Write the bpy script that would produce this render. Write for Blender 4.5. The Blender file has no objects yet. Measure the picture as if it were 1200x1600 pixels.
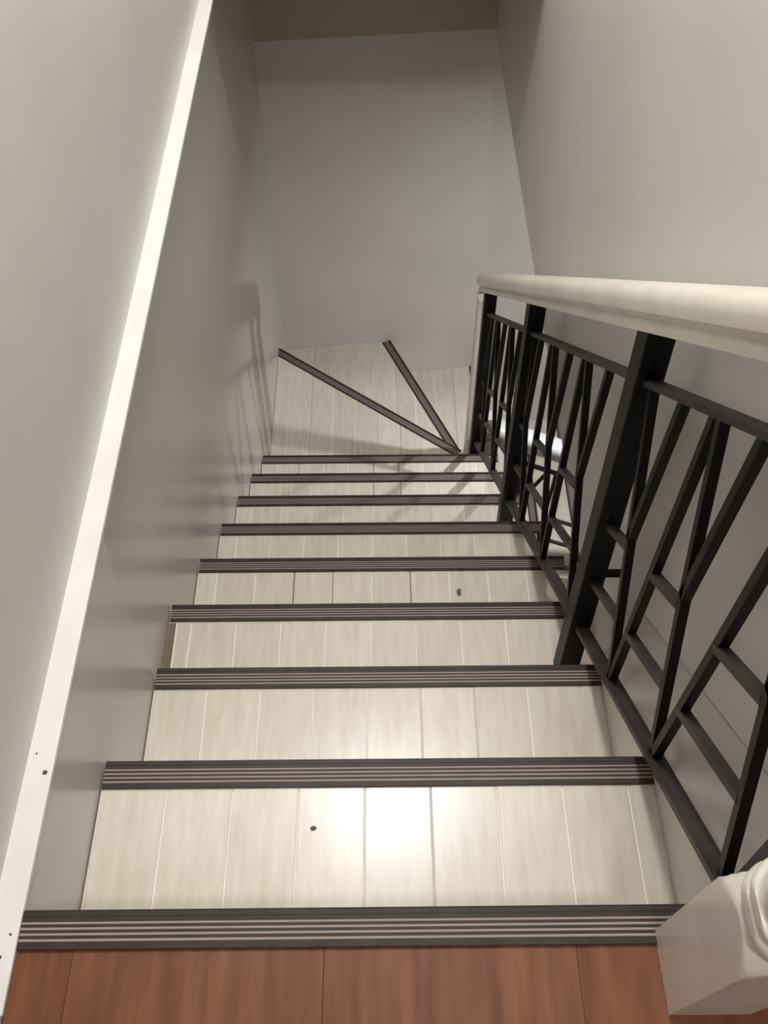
import bpy, bmesh, math, random
from mathutils import Vector, Matrix
random.seed(4)
D = bpy.data
C = bpy.context.scene.collection
sc = bpy.context.scene

# ------------------------------------------------------------------ camera
cam_d = D.cameras.new('camera')
cam = D.objects.new('camera', cam_d); C.objects.link(cam)
cam_d.sensor_fit = 'VERTICAL'; cam_d.sensor_height = 36.0
cam_d.lens = 1579.3 / 1600 * 36.0
cam_d.clip_start = 0.02
R = Matrix(((0.99995731, -0.00913484, -0.00139353),
            (0.00801008, 0.78170548, 0.62359632),
            (0.00460713, 0.62358086, -0.78174528)))      # rows: right, up, forward
rot = Matrix((R[0], R[1], -R[2])).transposed().to_4x4()
cam.matrix_world = Matrix.Translation((0.37293, -0.33158, 1.08090)) @ rot
sc.camera = cam

# ------------------------------------------------------------------ world, lamps, exposure
w = D.worlds.new('world'); sc.world = w; w.use_nodes = True
w.node_tree.nodes['Background'].inputs[0].default_value = (0.80, 0.86, 1.0, 1)
w.node_tree.nodes['Background'].inputs[1].default_value = 0.15
sc.view_settings.view_transform = 'Standard'
sc.view_settings.look = 'None'
sc.view_settings.exposure = 0.0
sc.view_settings.gamma = 1.0
sc.view_settings.use_curve_mapping = False

def lamp(name, loc, power, size, col, target=None):
    l = D.lights.new(name, 'AREA'); l.shape = 'DISK'; l.size = size; l.energy = power; l.color = col
    o = D.objects.new(name, l); o.location = loc; C.objects.link(o)
    if target is not None:
        o.rotation_euler = (Vector(target) - Vector(loc)).to_track_quat('-Z', 'Y').to_euler()
    return o
lamp('stair_ceiling_light', (0.40, 1.34, 2.42), 34, 0.28, (1.0, 0.982, 0.965))
lamp('hall_ceiling_light', (0.64, -0.90, 2.42), 19, 0.20, (1.0, 0.975, 0.95))
lamp('lower_ceiling_light', (1.48, 2.03, -0.74), 22, 0.05, (0.97, 0.975, 1.0))

# ------------------------------------------------------------------ materials
def lin(c):
    return tuple(((v / 255) / 12.92 if v <= 10 else ((v / 255 + 0.055) / 1.055) ** 2.4) for v in c) + (1,)
def mat(name, col, rough=0.5, spec=0.5, metal=0.0):
    m = D.materials.new(name); m.use_nodes = True
    b = m.node_tree.nodes['Principled BSDF']
    b.inputs['Base Color'].default_value = lin(col)
    b.inputs['Roughness'].default_value = rough
    b.inputs['Specular IOR Level'].default_value = spec
    b.inputs['Metallic'].default_value = metal
    return m
def noisy(m, c0, c1, scale, stretch=(1, 1, 1), detail=4, bump=0.0, obj_rand=0.0, lo=0.35, hi=0.65):
    nt = m.node_tree; n = nt.nodes; L = nt.links; b = n['Principled BSDF']
    g = n.new('ShaderNodeNewGeometry'); mp = n.new('ShaderNodeMapping'); mp.inputs['Scale'].default_value = stretch
    L.new(g.outputs['Position'], mp.inputs['Vector'])
    vec = mp.outputs[0]
    if obj_rand:
        oi = n.new('ShaderNodeObjectInfo'); ad = n.new('ShaderNodeVectorMath'); ad.operation = 'MULTIPLY_ADD'
        L.new(oi.outputs['Random'], ad.inputs[0]); ad.inputs[1].default_value = (31, 17, 23); L.new(vec, ad.inputs[2]); vec = ad.outputs[0]
    t = n.new('ShaderNodeTexNoise'); t.inputs['Scale'].default_value = scale; t.inputs['Detail'].default_value = detail
    L.new(vec, t.inputs['Vector'])
    r = n.new('ShaderNodeValToRGB'); r.color_ramp.elements[0].position = lo; r.color_ramp.elements[1].position = hi
    r.color_ramp.elements[0].color = lin(c0); r.color_ramp.elements[1].color = lin(c1)
    L.new(t.outputs['Fac'], r.inputs['Fac'])
    out = r.outputs['Color']
    if obj_rand:
        hs = n.new('ShaderNodeHueSaturation'); mr = n.new('ShaderNodeMapRange')
        mr.inputs['To Min'].default_value = 1 - obj_rand; mr.inputs['To Max'].default_value = 1 + obj_rand
        L.new(oi.outputs['Random'], mr.inputs['Value']); L.new(mr.outputs[0], hs.inputs['Value'])
        L.new(out, hs.inputs['Color']); out = hs.outputs['Color']
    L.new(out, b.inputs['Base Color'])
    if bump:
        bp = n.new('ShaderNodeBump'); bp.inputs['Strength'].default_value = bump; bp.inputs['Distance'].default_value = 0.002
        L.new(t.outputs['Fac'], bp.inputs['Height']); L.new(bp.outputs[0], b.inputs['Normal'])
    return m
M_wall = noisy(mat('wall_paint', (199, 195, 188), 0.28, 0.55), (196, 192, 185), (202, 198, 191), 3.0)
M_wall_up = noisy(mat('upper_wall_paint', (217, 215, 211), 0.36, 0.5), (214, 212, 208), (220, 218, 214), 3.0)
M_band = mat('taupe_band', (172, 160, 137), 0.5)  # one even taupe for the band, darker than the other walls
M_ledge = noisy(mat('white_ledge_paint', (232, 229, 224), 0.4), (228, 225, 220), (236, 233, 229), 9)
M_white = mat('white_handrail_paint', (188, 187, 187), 0.4)
M_ceil = mat('ceiling_paint', (225, 222, 215), 0.8)
M_tile = noisy(mat('wood_look_tile', (206, 199, 186), 0.25, 0.5), (199, 190, 174), (214, 207, 195), 9, (9, 1.2, 1), 8, 0.03, 0.05, lo=0.28, hi=0.70)
M_grout = noisy(mat('grout', (200, 192, 180), 0.9), (128, 116, 103), (238, 233, 225), 5.5, (1, 0.02, 0.3), 1, lo=0.34, hi=0.44)
M_body = mat('stair_plaster', (205, 198, 186), 0.7)
M_dirt = mat('brown_mortar', (118, 101, 82), 0.9)
M_strip = noisy(mat('dark_brown_vinyl', (52, 40, 34), 0.5, 0.3), (46, 35, 30), (58, 45, 39), 30)
M_rib = mat('worn_vinyl_groove', (158, 143, 136), 0.55, 0.3)
M_iron = noisy(mat('black_iron', (15, 11, 12), 0.5, 0.22), (12, 9, 10), (20, 16, 15), 25, bump=0.05)
M_ironbar = noisy(mat('grey_iron_bar', (56, 51, 51), 0.5, 0.25), (44, 40, 40), (64, 58, 57), 20)  # rungs and flat bars, a lighter grey than posts and balusters
M_cream = noisy(mat('cream_gloss_paint', (232, 226, 213), 0.26, 0.6), (228, 221, 207), (236, 231, 219), 12, (1, 0.3, 1), bump=0.04)
M_wood = mat('reddish_wood_floor', (132, 78, 60), 0.45, 0.3)
noisy(M_wood, (95, 53, 33), (130, 82, 55), 6.0, (10, 1.0, 1), 10, 0.04, 0.06, lo=0.28, hi=0.72)
M_dark = mat('dark_stained_wood', (62, 44, 44), 0.5)
M_hole = mat('nail_rust', (92, 84, 76), 0.8)
M_crumb = noisy(mat('dried_mud', (112, 100, 84), 0.9), (96, 84, 70), (128, 116, 98), 300)
M_lamp = mat('lamp_glass', (255, 250, 240), 0.4)
M_lamp.node_tree.nodes['Principled BSDF'].inputs['Emission Color'].default_value = (1, 0.96, 0.9, 1)
M_lamp.node_tree.nodes['Principled BSDF'].inputs['Emission Strength'].default_value = 4.0

# ------------------------------------------------------------------ helpers
def obj(name, bm, m, parent=None, smooth=False):
    me = D.meshes.new(name)
    bmesh.ops.recalc_face_normals(bm, faces=bm.faces)
    bm.to_mesh(me); bm.free()
    for k in (m if isinstance(m, (list, tuple)) else [m]): me.materials.append(k)
    if smooth:
        for p in me.polygons: p.use_smooth = True
    o = D.objects.new(name, me); C.objects.link(o)
    if parent: o.parent = parent; o.matrix_parent_inverse = parent.matrix_world.inverted()
    return o
def thing(name, label, cat, loc=(0, 0, 0), group=None):
    o = D.objects.new(name, None); C.objects.link(o); o.location = loc; o.empty_display_size = 0.1
    o.matrix_world = Matrix.Translation(loc)
    o['label'] = label; o['category'] = cat
    if group: o['group'] = group
    return o
def tag(o, label, cat, group=None):
    o['label'] = label; o['category'] = cat
    if group: o['group'] = group
    return o
def struct(o, label, cat='wall'):
    o['kind'] = 'structure'; o['label'] = label; o['category'] = cat; return o
def prism(bm, poly, z0, z1, mi=0):
    """vertical prism over a plan polygon"""
    a = [bm.verts.new((x, y, z0)) for x, y in poly]; b = [bm.verts.new((x, y, z1)) for x, y in poly]
    fs = [bm.faces.new(a[::-1]), bm.faces.new(b)]
    for i in range(len(poly)):
        j = (i + 1) % len(poly); fs.append(bm.faces.new((a[i], a[j], b[j], b[i])))
    for f in fs: f.material_index = mi
def box(bm, x0, x1, y0, y1, z0, z1, mi=0):
    prism(bm, [(x0, y0), (x1, y0), (x1, y1), (x0, y1)], z0, z1, mi)
def chamfer_prism(bm, poly, z0, z1, c=0.0012):
    """prism with a small chamfer round its top"""
    n = len(poly); cx = sum(p[0] for p in poly) / n; cy = sum(p[1] for p in poly) / n
    ins = inset(poly, c)
    a = [bm.verts.new((x, y, z0)) for x, y in poly]; b = [bm.verts.new((x, y, z1 - c)) for x, y in poly]
    d = [bm.verts.new((x, y, z1)) for x, y in ins]
    bm.faces.new(a[::-1]); bm.faces.new(d)
    for i in range(n):
        j = (i + 1) % n
        bm.faces.new((a[i], a[j], b[j], b[i])); bm.faces.new((b[i], b[j], d[j], d[i]))
def inset(poly, c):
    """inset a convex counter-clockwise polygon by c"""
    n = len(poly); out = []
    for i in range(n):
        p0, p1, p2 = Vector(poly[i - 1]), Vector(poly[i]), Vector(poly[(i + 1) % n])
        d1 = (p1 - p0).normalized(); d2 = (p2 - p1).normalized()
        n1 = Vector((-d1.y, d1.x)); n2 = Vector((-d2.y, d2.x))
        k = n1 + n2; s = c / max(0.3, (1 + n1.dot(n2))) if (1 + n1.dot(n2)) > 0.05 else c
        out.append(tuple(p1 + k * s))
    return out
def clip(poly, a, b, c):
    """keep a*x+b*y<=c"""
    out = []
    for i in range(len(poly)):
        p, q = poly[i], poly[(i + 1) % len(poly)]
        dp = a * p[0] + b * p[1] - c; dq = a * q[0] + b * q[1] - c
        if dp <= 0: out.append(p)
        if dp * dq < 0:
            t = dp / (dp - dq); out.append((p[0] + t * (q[0] - p[0]), p[1] + t * (q[1] - p[1])))
    return out
def area(poly):
    return 0.5 * sum(poly[i][0] * poly[(i + 1) % len(poly)][1] - poly[(i + 1) % len(poly)][0] * poly[i][1] for i in range(len(poly)))
def rod(bm, p, q, side, w_side, w_other, mi=0):
    """square bar from p to q; side = unit vector of its w_side width"""
    p, q, side = Vector(p), Vector(q), Vector(side)
    d = (q - p).normalized(); o = d.cross(side).normalized()
    vs = []
    for c in (p, q):
        for s, t in ((-1, -1), (1, -1), (1, 1), (-1, 1)):
            vs.append(bm.verts.new(c + side * s * w_side / 2 + o * t * w_other / 2))
    fs = [(0, 3, 2, 1), (4, 5, 6, 7)] + [(i, (i + 1) % 4, 4 + (i + 1) % 4, 4 + i) for i in range(4)]
    for f in fs: bm.faces.new([vs[k] for k in f]).material_index = mi
def bevel(o, wd, seg=1):
    m = o.modifiers.new('bevel', 'BEVEL'); m.width = wd; m.segments = seg; m.limit_method = 'ANGLE'
    return o
def sweep(bm, prof, frames):
    """prof: closed list of (a,b); frames: list of functions (a,b)->xyz"""
    rings = [[bm.verts.new(f(a, b)) for a, b in prof] for f in frames]
    n = len(prof)
    for r0, r1 in zip(rings, rings[1:]):
        for i in range(n):
            bm.faces.new((r0[i], r0[(i + 1) % n], r1[(i + 1) % n], r1[i]))
    bm.faces.new(rings[0][::-1]); bm.faces.new(rings[-1])

RUN, RISE, SL = 0.2579, 0.20, 0.775
BY = lambda x: 3.070 + 0.105 * x                      # plan line of the slightly skewed far wall

# ------------------------------------------------------------------ the setting
bm = bmesh.new()
box(bm, -0.20, -0.031, -2.2, 3.4, -0.006, 2.45)
struct(obj('wall_left', bm, M_wall_up), 'tall grey wall above the white ledge at left')
bm = bmesh.new()
box(bm, -0.20, -0.002, -2.2, 0.50, -2.0, -0.006)
box(bm, -0.20, -0.042, 0.50, 3.4, -3.7, -0.006)
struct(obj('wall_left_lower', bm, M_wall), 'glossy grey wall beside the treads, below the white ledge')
bm = bmesh.new(); box(bm, -0.034, 0.0, -0.098, 3.35, -0.006, 0.003)
ledge = struct(bevel(obj('trim_1', bm, M_ledge), 0.002, 2), 'white painted ledge running the length of the left wall', 'trim')
for k, (x, y, r) in enumerate([(-0.008, 0.155, 0.0032), (-0.022, 0.178, 0.0013), (-0.008, -0.021, 0.0016), (-0.014, -0.043, 0.0022)]):
    bm = bmesh.new(); bmesh.ops.create_cone(bm, cap_ends=True, segments=9, radius1=r, radius2=r * 0.7, depth=0.0016)
    bmesh.ops.translate(bm, verts=bm.verts, vec=(x, y, 0.0034)); obj('nail_head', bm, M_hole, ledge)

XW = 0.79
bm = bmesh.new(); box(bm, XW, XW + 0.10, -0.13, 3.4, -0.62, 2.45)
struct(obj('wall_right', bm, M_wall_up), 'grey wall to the right behind the railing, ending above the lower flight')
# far wall, in two depths: recessed lower field and a shallow bulkhead band above it
bm = bmesh.new(); prism(bm, [(-0.2, BY(-0.2)), (3.1, BY(3.1)), (3.1, 3.6), (-0.2, 3.6)], -3.7, -0.605)
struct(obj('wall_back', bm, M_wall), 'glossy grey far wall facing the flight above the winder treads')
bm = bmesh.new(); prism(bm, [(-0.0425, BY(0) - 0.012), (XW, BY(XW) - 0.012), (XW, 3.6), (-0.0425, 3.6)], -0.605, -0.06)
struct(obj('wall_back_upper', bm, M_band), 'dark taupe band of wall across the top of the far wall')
bm = bmesh.new(); box(bm, -0.031, XW, 2.20, 3.5, -0.06, 2.45)  # unseen box, added to keep lamp light off the top of the far wall
struct(obj('shade_box', bm, M_ceil), 'unseen box added over the far end of the stairwell to shade the far wall', 'light blocker')
bm = bmesh.new(); box(bm, -0.2, 2.6, -2.3, 3.4, 2.45, 2.55)
struct(obj('ceiling', bm, M_ceil), 'white ceiling over the landing', 'ceiling')
bm = bmesh.new(); box(bm, -0.2, 2.6, -2.3, -2.2, -0.2, 2.45)
struct(obj('wall_hall_back', bm, M_wall_up), 'grey hall wall behind the photographer')
bm = bmesh.new(); box(bm, 2.5, 2.6, -2.2, -0.03, 0.0, 2.45)
struct(obj('wall_hall_right', bm, M_wall_up), 'grey hall wall at the far right of the landing')
bm = bmesh.new(); box(bm, XW + 0.10, 2.5, -0.13, -0.03, 0.0, 2.45)
struct(obj('wall_hall_front', bm, M_wall_up), 'grey hall wall returning from the stairwell')
# lower storey round the second flight
bm = bmesh.new(); box(bm, XW + 0.10, 3.1, -0.5, 3.4, -0.62, -0.50)
box(bm, XW, XW + 0.1, -0.5, -0.13, -0.62, -0.50)
struct(obj('ceiling_lower', bm, M_ceil), 'white ceiling of the lower storey', 'ceiling')
bm = bmesh.new(); box(bm, 3.0, 3.1, -0.5, 3.4, -3.7, -0.62)
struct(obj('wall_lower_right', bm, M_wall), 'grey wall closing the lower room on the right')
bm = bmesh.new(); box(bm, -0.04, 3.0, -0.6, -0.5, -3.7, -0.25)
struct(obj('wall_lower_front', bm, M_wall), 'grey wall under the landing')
bm = bmesh.new(); box(bm, -0.04, 3.0, -0.5, 3.45, -3.7, -3.6)
struct(obj('floor_lower', bm, M_tile), 'pale tiled floor of the lower room', 'floor')
# landing
fl = D.objects.new('floor', None); C.objects.link(fl); struct(fl, 'reddish brown wooden landing floor at the head of the stairs', 'floor')
bm = bmesh.new(); box(bm, -0.002, 0.79, -2.2, -0.006, -0.20, -0.012); box(bm, 0.79, 2.5, -2.2, -0.13, -0.20, -0.012)
obj('subfloor', bm, M_dark, fl)
edges = [0.001, 0.058, 0.313, 0.570, 0.825] + [0.825 + 0.255 * k for k in range(1, 7)] + [2.5]
for k in range(len(edges) - 1):
    bm = bmesh.new(); y1 = -0.002 if edges[k + 1] < 0.79 else -0.131
    if edges[k] < 0.79 < edges[k + 1]:
        chamfer_prism(bm, [(edges[k] + .0001, -2.2), (0.788, -2.2), (0.788, -0.002), (edges[k] + .0001, -0.002)], -0.012, -0.001, 0.0004)
        obj('floor_board', bm, M_wood, fl); bm = bmesh.new()
        chamfer_prism(bm, [(0.789, -2.2), (edges[k + 1], -2.2), (edges[k + 1], y1), (0.789, y1)], -0.012, -0.001, 0.0004)
    else:
        chamfer_prism(bm, [(edges[k] + .0001, -2.2), (edges[k + 1] - .0001, -2.2), (edges[k + 1] - .0001, y1), (edges[k] + .0001, y1)], -0.012, -0.001, 0.0004)
    obj('floor_board', bm, M_wood, fl)
bm = bmesh.new(); box(bm, -0.031, 0.004, -0.40, -0.106, -0.001, 2.1)
struct(bevel(obj('door_1', bm, M_dark), 0.003), 'dark stained door jamb at the foot of the left wall, behind the ledge', 'door frame')

# ------------------------------------------------------------------ the staircase: step > tiles and nosing strip
st = thing('staircase', 'tiled staircase of pale wood-look tiles with dark ribbed nosings, turning right', 'stairs')
def strip_profile(wd):
    """(across from the far edge, height, material) - ribs stand proud of grooves; outer lip turns down"""
    fr = [0, .10, .13, .245, .315, .395, .47, .55, .625, .71, .79, 1.0]
    pts = []; mats = []
    for i in range(len(fr) - 1):
        low = i % 2 == 1
        z = 0.0030 if not low else (0.0025)
        pts += [(fr[i] * wd, z), (fr[i + 1] * wd, z)]; mats += [1 if low and i > 1 else 0, 0]
    return pts, mats
def strip(parent, p, q, z, wd=0.036, down=0.022, label=None):
    """ribbed nosing from p to q (the far, dropping edge); it lies on the tread on the left of q->p"""
    p, q = Vector(p), Vector(q); d = (q - p).normalized(); nrm = Vector((d.y, -d.x))      # towards the upper side
    pts, mats = strip_profile(wd)
    prof = [(-0.0035, -down, 0), (-0.0035, 0.0005, 0), (-0.001, 0.003, 0)]
    bm = bmesh.new()
    rows = [(-0.0035, -down), (-0.0035, 0.0012), (-0.0015, 0.003)] + pts + [(wd, 0.0)]
    rm = [0, 0, 0] + mats + [0]
    a = [bm.verts.new((p.x + nrm.x * s, p.y + nrm.y * s, z + h)) for s, h in rows]
    b = [bm.verts.new((q.x + nrm.x * s, q.y + nrm.y * s, z + h)) for s, h in rows]
    for i in range(len(rows) - 1):
        f = bm.faces.new((a[i], b[i], b[i + 1], a[i + 1])); f.material_index = rm[i]
    a2 = bm.verts.new((p.x, p.y, z - 0.0)); b2 = bm.verts.new((q.x, q.y, z - 0.0))
    a3 = bm.verts.new((p.x, p.y, z - down)); b3 = bm.verts.new((q.x, q.y, z - down))
    bm.faces.new((a[-1], b[-1], b2, a2)); bm.faces.new((a2, b2, b3, a3)); bm.faces.new((a3, b3, b[0], a[0]))
    bm.faces.new([a3, a2] + a[::-1]); bm.faces.new([b3, b2] + b[::-1])
    return obj('nosing_strip', bm, [M_strip, M_rib], parent)

TW = 0.0876
def make_step(poly, top, thick, p, q, phase=0.0, along='y', ext=None, wd=0.036, wp=None, tx0=None, riser=True):
    """plan polygon (ccw), its tiles, and the nosing at its dropping edge p->q"""
    bm = bmesh.new(); prism(bm, poly, top - thick, top - 0.0016)
    s = obj('step', bm, [M_grout], st)
    # tiles: strips of the plan
    lo = min(v[0 if along == 'y' else 1] for v in poly); hi = max(v[0 if along == 'y' else 1] for v in poly)
    if tx0 is not None: lo = max(lo, tx0)
    e = [lo]; k = phase
    while k < hi - 0.012:
        if k > lo + 0.012: e.append(k)
        k += TW
    e.append(hi)
    g = 0.0013
    for u0, u1 in zip(e, e[1:]):
        pl = list(poly)
        if along == 'y': pl = clip(pl, -1, 0, -(u0 + g)); pl = clip(pl, 1, 0, u1 - g)
        else: pl = clip(pl, 0, -1, -(u0 + g)); pl = clip(pl, 0, 1, u1 - g)
        if len(pl) < 3: continue
        if area(pl) < 0: pl = pl[::-1]
        if area(pl) < 2e-5: continue
        # drop near-duplicate corners
        cl = [v for i, v in enumerate(pl) if math.dist(v, pl[i - 1]) > 0.002]
        if len(cl) < 3: continue
        jz = random.uniform(-0.0004, 0.0004)
        bm = bmesh.new(); chamfer_prism(bm, cl, top - 0.005, top + jz - 0.0002, 0.0005); obj('tile', bm, M_tile, s)
    if p: strip(s, p, q, top, wd)
    return s
# top nosing on the landing
top = D.objects.new('step', D.meshes.new('step')); C.objects.link(top); top.parent = st
bm = bmesh.new(); box(bm, 0.0, 0.735, -0.0055, 0.0, -0.20, -0.001); bm.to_mesh(top.data); bm.free(); top.data.materials.append(M_body)
strip(top, (0.001, 0.0), (0.7355, 0.0), 0.0)
for i in range(8):
    x0, x1 = (0.0, 0.737) if i < 2 else (-0.040, 0.780)
    y0, y1 = i * RUN, (i + 1) * RUN
    if i == 2: x0 = -0.040
    sx0, sx1 = (0.001, 0.736) if i < 1 else ((0.001, 0.738) if i == 1 else (-0.0385, 0.795))
    s = make_step([(x0, y0 + .001), (x1, y0 + .001), (x1, y1), (x0, y1)], -(i + 1) * RISE, 0.26,
              (sx0, y1), (sx1, y1), 0.004 if i > 1 else 0.0, tx0=(-0.024 if i == 2 else None))
    if i == 2:
        bm = bmesh.new(); box(bm, -0.0395, -0.026, y0 + .003, y1 - .038, -0.605, -0.6008); obj('mortar_gap', bm, M_dirt, s)
# sloping plaster kerb between treads and right wall on the first two steps
bm = bmesh.new()
v = []
for x in (0.7368, XW - 0.001):
    t = 0.0 if x < 0.75 else 0.13
    v.append([bm.verts.new((x, y, z)) for y, z in ((0.0, -0.60), (0.53, -0.60), (0.53, 0.015 + t - SL * 0.53), (0.0, 0.015 + t))])
bm.faces.new(v[0]); bm.faces.new(v[1][::-1])
for i in range(4): bm.faces.new((v[0][i], v[0][(i + 1) % 4], v[1][(i + 1) % 4], v[1][i]))
struct(obj('trim_3', bm, M_wall), 'grey plaster kerb sloping beside the top two treads, right', 'kerb')
# winders
PA, PB = (0.735, 2.225), (-0.041, 2.845)             # first winder nosing
PC, PD = (0.752, 2.345), (0.425, BY(0.425) - 0.001)  # second winder nosing
yw = 8 * RUN + .001
make_step([(-0.041, yw), (0.780, yw), (0.780, 2.20), PA, PB], -9 * RISE, 0.26, PB, (0.688, 2.2625), 0.019)
make_step([(0.757, 2.215), PC, PD, (-0.041, BY(-0.041) - .001), (-0.041, 2.850), (0.735, 2.231)], -10 * RISE, 0.26, PD, (0.700, 2.4522), 0.005)
X0 = 0.835
make_step([(0.760, 2.35), (0.780, 2.222), (X0, 2.222), (X0, BY(X0) - .001), (0.43, BY(0.43) - .001)], -11 * RISE, 0.26, (X0, BY(X0) - .002), (X0, 2.222), 0.018)
for k in range(6):
    a, b = X0 + 0.23 * k + .001, X0 + 0.23 * (k + 1)
    make_step([(a, 2.222), (b, 2.222), (b, BY(b) - .001), (a, BY(a) - .001)], -(12 + k) * RISE, 0.26 if k < 5 else 0.2, (b, BY(b) - .002), (b, 2.215), 0.02 + 2.2, along='x')
# soffit slab under the upper flight
bm = bmesh.new()
v = []
for x in (-0.041, 0.778):
    v.append([bm.verts.new((x, y, z)) for y, z in ((0.52, -0.84), (2.05, -2.03), (2.05, -2.20), (0.40, -0.92), (0.0, -0.62), (0.0, -0.42))])
bm.faces.new(v[0]); bm.faces.new(v[1][::-1])
for i in range(6): bm.faces.new((v[0][i], v[0][(i + 1) % 6], v[1][(i + 1) % 6], v[1][i]))
obj('soffit', bm, M_body, st)

# ------------------------------------------------------------------ railings
def panel(root, F, side, items, bw=0.012):
    for kind, a, b in items:
        bm = bmesh.new()
        if kind == 'rung':
            rod(bm, F(*a), F(*b), side, 0.013, 0.010); obj('rung', bm, M_ironbar, root)
        else:
            rod(bm, F(*a), F(*b), side, bw, bw); obj('baluster', bm, M_iron, root)
XR = 0.722
rail = thing('stair_railing', 'black iron branch-pattern railing with a cream wooden handrail, beside the upper flight', 'railing', (XR, 0, 0))
F = lambda y, u: (XR, y, u - SL * y)
side = (1, 0, 0)
# flat bars
def bars(root, y0, y1):
    bm = bmesh.new(); rod(bm, F(y0, 0.050), F(y1, 0.050), side, 0.022, 0.009); obj('bottom_bar', bm, M_ironbar, root)
    bm = bmesh.new(); rod(bm, F(y0, 0.638), F(y1, 0.638), side, 0.021, 0.008); obj('top_bar', bm, M_ironbar, root)
POST = [(0.600, 0.643, -0.600), (1.372, 1.414, -1.200), (2.100, 2.140, -1.800)]
bars(rail, -0.020, 0.600); bars(rail, 0.643, 1.372); bars(rail, 1.414, 2.100)
for y0, y1, zb in POST:
    bm = bmesh.new()
    v = []
    for x, y in ((0.701, y0), (0.738, y0), (0.738, y1), (0.701, y1)):
        v.append((bm.verts.new((x, y, zb)), bm.verts.new((x, y, 0.724 - SL * y))))
    for i in range(4): bm.faces.new((v[i][0], v[(i + 1) % 4][0], v[(i + 1) % 4][1], v[i][1]))
    bm.faces.new([k[0] for k in v][::-1]); bm.faces.new([k[1] for k in v])
    bevel(obj('post', bm, M_iron, rail), 0.0015)
T, B, UR, LR = 0.634, 0.055, 0.338, 0.188
near = [
 ('b', (0.425, B), (0.511, 0.357)), ('b', (0.511, 0.357), (0.585, T)), ('b', (0.511, 0.357), (0.480, T)),
 ('b', (0.421, B), (0.392, T)), ('b', (0.376, T), (0.311, 0.356)), ('b', (0.284, T), (0.311, 0.356)), ('b', (0.311, 0.356), (0.232, B)),
 ('b', (0.227, B), (0.184, T)), ('b', (0.168, T), (0.102, 0.356)), ('b', (0.078, T), (0.102, 0.356)), ('b', (0.102, 0.356), (0.018, B)),
 ('b', (-0.003, B), (-0.022, T)),
 ('rung', (0.600, UR), (0.510, UR)), ('rung', (0.600, LR), (0.468, LR)),
 ('rung', (0.406, UR), (0.312, UR)), ('rung', (0.416, LR), (0.270, LR)),
 ('rung', (0.206, UR), (0.102, UR)), ('rung', (0.218, LR), (0.058, LR))]
def full_panel(yA, yB, nodes, merges):
    """panel between posts yA (near, upper) and yB (far, lower)"""
    it = []
    ups = [n for n in nodes]
    # bays from far to near: the stem of node n leans far to merge m>n
    for n, m in zip(nodes, merges):
        far_top = min(m + 0.092, yB - 0.008)
        it += [('b', (n + 0.004, B), (m, 0.37)), ('b', (m, 0.37), (far_top, T)), ('b', (m, 0.37), (m - 0.032, T))]
    for n in nodes:
        if n - 0.004 > yA + 0.01: it.append(('b', (n - 0.003, B), (n - 0.014, T)))
    for n, m in zip(nodes, merges):
        far = [k for k in nodes if k > m]
        r = (min(far) - 0.008) if far else yB
        it += [('rung', (r, 0.345), (m, 0.345)), ('rung', (r, 0.195), (n + (m - n) * 0.43, 0.195))]
    return it
mid = full_panel(0.643, 1.372, [1.200, 0.942, 0.686], [1.328, 1.068, 0.812])
farp = full_panel(1.414, 2.100, [1.955, 1.705, 1.455], [2.070, 1.825, 1.578])
for it in (near, mid, farp): panel(rail, F, side, it)
for y in (0.62,):
    bm = bmesh.new(); rod(bm, (0.738, y, -0.278), (0.768, y, -0.278), (0, 1, 0), 0.010, 0.010); obj('wall_stay', bm, M_iron, rail)
HP = [(-.031, 0), (.031, 0), (.032, .012), (.027, .019), (.030, .024), (.039, .031), (.040, .046), (.0385, .057), (.033, .066), (.020, .072),
      (0, .074), (-.020, .072), (-.033, .066), (-.0385, .057), (-.040, .046), (-.039, .031), (-.030, .024), (-.027, .019), (-.032, .012)]
bm = bmesh.new()
sweep(bm, HP, [(lambda a, b, y=y: (0.7265 + a, y, 0.724 + b - SL * y)) for y in (-0.10, 0.5, 1.2, 1.8, 2.235)])
h = obj('handrail', bm, M_cream, rail)
for p in h.data.polygons: p.use_smooth = len(p.vertices) == 4
m = h.modifiers.new('e', 'EDGE_SPLIT'); m.split_angle = math.radians(38)
# far newel, a slim cream square post down into the winders
bm = bmesh.new(); box(bm, 0.690, 0.737, 2.168, 2.214, -1.80, 0.722 - SL * 2.214 + 0.004)
bevel(obj('newel_post', bm, M_cream, rail), 0.003, 2)
# near newel: square block turning into a round shaft
def newel(root, cx, cy, z0, half, prof, name='newel_post', seg=64):
    bm = bmesh.new(); rings = []
    for z, r in prof:
        ring = []
        for k in range(seg):
            a = 2 * math.pi * k / seg
            sq = half / max(abs(math.cos(a)), abs(math.sin(a)))
            rr = min(sq, r); ring.append(bm.verts.new((cx + rr * math.cos(a), cy + rr * math.sin(a) - 0.105 * z, z0 + z)))
        rings.append(ring)
    for r0, r1 in zip(rings, rings[1:]):
        for i in range(seg): bm.faces.new((r0[i], r0[(i + 1) % seg], r1[(i + 1) % seg], r1[i]))
    bm.faces.new(rings[0][::-1]); bm.faces.new(rings[-1])
    o = obj(name, bm, M_cream, root)
    for p in o.data.polygons: p.use_smooth = True
    e = o.modifiers.new('e', 'EDGE_SPLIT'); e.split_angle = math.radians(32)
    return o
NP = [(0, .08), (.225, .08)]
for t in range(15):                                       # lamb's tongue shoulder
    s = t / 14; NP.append((.234 + .038 * s, .0572 - .0215 * (s ** 1.15)))
def bead(z, r, hgt, n=8): return [(z + hgt * (0.5 - 0.5 * math.cos(math.pi * k / n)), r[0] + (r[1] - r[0]) * math.sin(math.pi * k / n)) for k in range(n + 1)]
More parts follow.
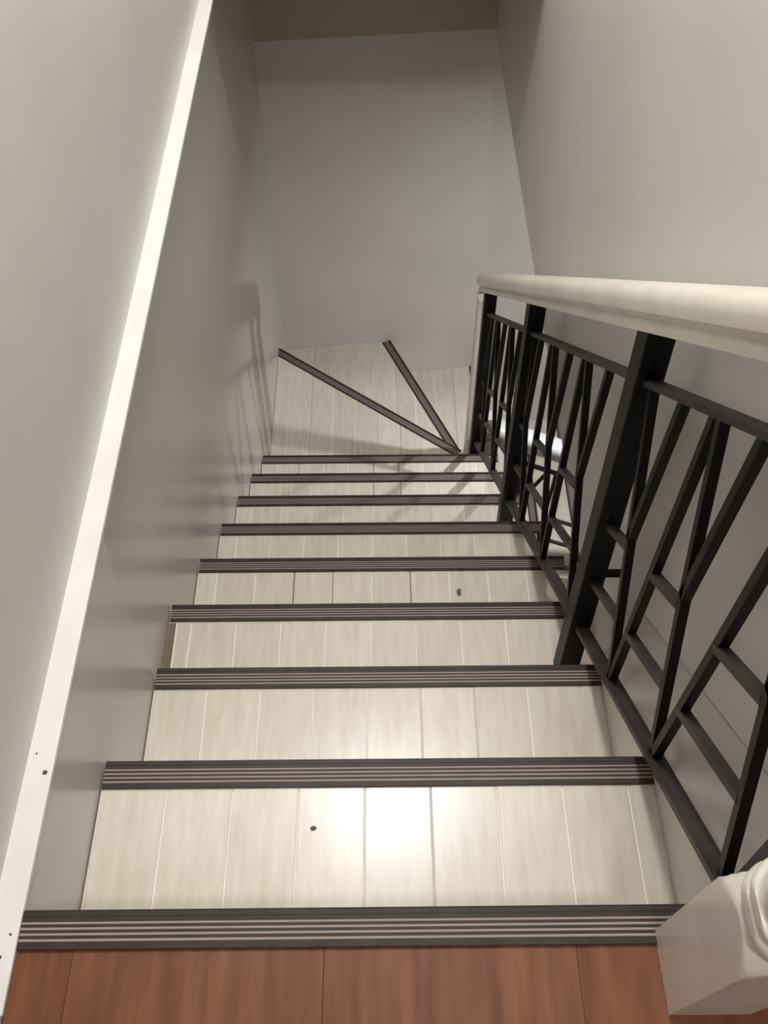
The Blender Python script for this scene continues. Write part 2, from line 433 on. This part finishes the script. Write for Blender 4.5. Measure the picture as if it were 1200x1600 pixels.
NP += bead(.2735, (.0355, .0455), .022) + [(.2965, .0395)] + bead(.298, (.0395, .0440), .013) + [(.312, .0385), (.316, .0375)]
for t in range(17):
    s = t / 16; NP.append((.320 + .232 * s, .0375 + .014 * math.sin(math.pi * min(1, s * 1.5)) * (1 - s) - .0145 * s))
NP += bead(.555, (.024, .032), .016) + [(.574, .026)] + bead(.577, (.027, .034), .014) + [(.60, .028), (.615, .038), (.63, .057), (.64, .08), (.80, .08)]
newel(rail, 0.692, -0.0625, 0.0, 0.0398, NP)

# lower railing beside the second flight
low = thing('stair_railing', 'second iron railing with a white handrail below, seen through the upper balusters', 'railing', (0.79, 2.19, -2.2))
YL, SX = 2.19, 0.47
G = lambda x, u: (x, YL, -1.605 - SX * (x - 0.877) + u)
lowside = (0, 1, 0)
bm = bmesh.new()
xs = (0.752, 0.80, 0.84, 1.1, 1.6)
def lowz(x): return -1.605 - SX * (max(x, 0.80) - 0.877)
sweep(bm, HP, [(lambda a, b, x=x: (x, YL + a, lowz(x) - 0.0725 + b)) for x in xs])
h = obj('handrail', bm, M_white, low)
for p in h.data.polygons: p.use_smooth = len(p.vertices) == 4
for n_, u in (('top_bar', -0.165), ('bottom_bar', -0.73)):
    bm = bmesh.new(); rod(bm, G(0.90, u), G(1.56, u), lowside, 0.018, 0.009); obj(n_, bm, M_ironbar, low)
for x, zt in ((0.885, 0.10), (1.56, 0.10)):
    bm = bmesh.new(); box(bm, x, x + 0.030, YL - 0.015, YL + 0.015, lowz(x + .03) - 0.86, lowz(x + .03) - 0.073); obj('post', bm, M_iron, low)
lt = []
for n in (1.02, 1.27, 1.52):
    m_ = n - 0.055
    lt += [('b', (n, -0.73), (m_ - 0.05, -0.42)), ('b', (m_ - 0.05, -0.42), (m_ - 0.045, -0.165)), ('b', (m_ - 0.05, -0.42), (m_ + 0.055, -0.165))]
    lt += [('b', (n + .005, -0.73), (n + 0.03, -0.165))] if n < 1.5 else []
    lt += [('rung', (m_ - 0.145, -0.44), (m_ - 0.05, -0.44)), ('rung', (m_ - 0.14, -0.58), (m_ - 0.01, -0.58))]
panel(low, G, lowside, lt, 0.011)
bm = bmesh.new(); box(bm, 0.742, 0.788, 2.168, 2.213, -2.195, -1.53); bevel(obj('newel_post', bm, M_white, low), 0.003, 2)

# ------------------------------------------------------------------ ceiling lamps (out of frame, they light the well)
def fixture(x, y, z, r, label):
    t = thing('ceiling_lamp', label, 'lamp', (x, y, z))
    bm = bmesh.new(); bmesh.ops.create_cone(bm, cap_ends=True, segments=32, radius1=r, radius2=r, depth=0.018)
    bmesh.ops.translate(bm, verts=bm.verts, vec=(x, y, z - 0.009)); obj('housing', bm, M_ceil, t)
    bm = bmesh.new(); bmesh.ops.create_cone(bm, cap_ends=True, segments=32, radius1=r * .85, radius2=r * .85, depth=0.003)
    bmesh.ops.translate(bm, verts=bm.verts, vec=(x, y, z - 0.0195)); obj('diffuser', bm, M_lamp, t)
fixture(0.40, 1.34, 2.45, 0.12, 'round white ceiling lamp over the upper flight')
fixture(0.64, -0.90, 2.45, 0.10, 'round white ceiling lamp over the landing')
fixture(1.48, 2.03, -0.62, 0.06, 'small white ceiling lamp in the lower room')

# ------------------------------------------------------------------ small things on the treads
def crumb(name, x, y, z, s, m, label, seed, stretch=(1, 1, .5)):
    bm = bmesh.new(); bmesh.ops.create_icosphere(bm, subdivisions=2, radius=s)
    rr = random.Random(seed)
    for v_ in bm.verts:
        k = 1 + rr.uniform(-.3, .3); v_.co = Vector((v_.co.x * stretch[0] * k, v_.co.y * stretch[1] * k, v_.co.z * stretch[2] * k))
    lo = min(v_.co.z for v_ in bm.verts)
    bmesh.ops.translate(bm, verts=bm.verts, vec=(x, y, z - lo))
    tag(obj(name, bm, m), label, 'debris')
crumb('mud_crumb', 0.549, 0.936, -0.8001, 0.0055, M_crumb, 'small brown crumb on the fourth tread', 2, (.9, 1.4, .8))
crumb('wood_chip', 0.284, 0.166, -0.2001, 0.0030, M_hole, 'tiny grey-brown chip lying on the topmost tread', 5, (1.3, .8, .4))

bm = bmesh.new(); rod(bm, (1.075, BY(1.075) - 0.011, -1.937), (1.165, BY(1.165) - 0.011, -1.985), (0, 1, 0), 0.020, 0.022)
tag(bevel(obj('wall_bracket', bm, M_dark), 0.002), 'short dark brown bracket on the far wall, seen beyond the middle railing post', 'bracket')
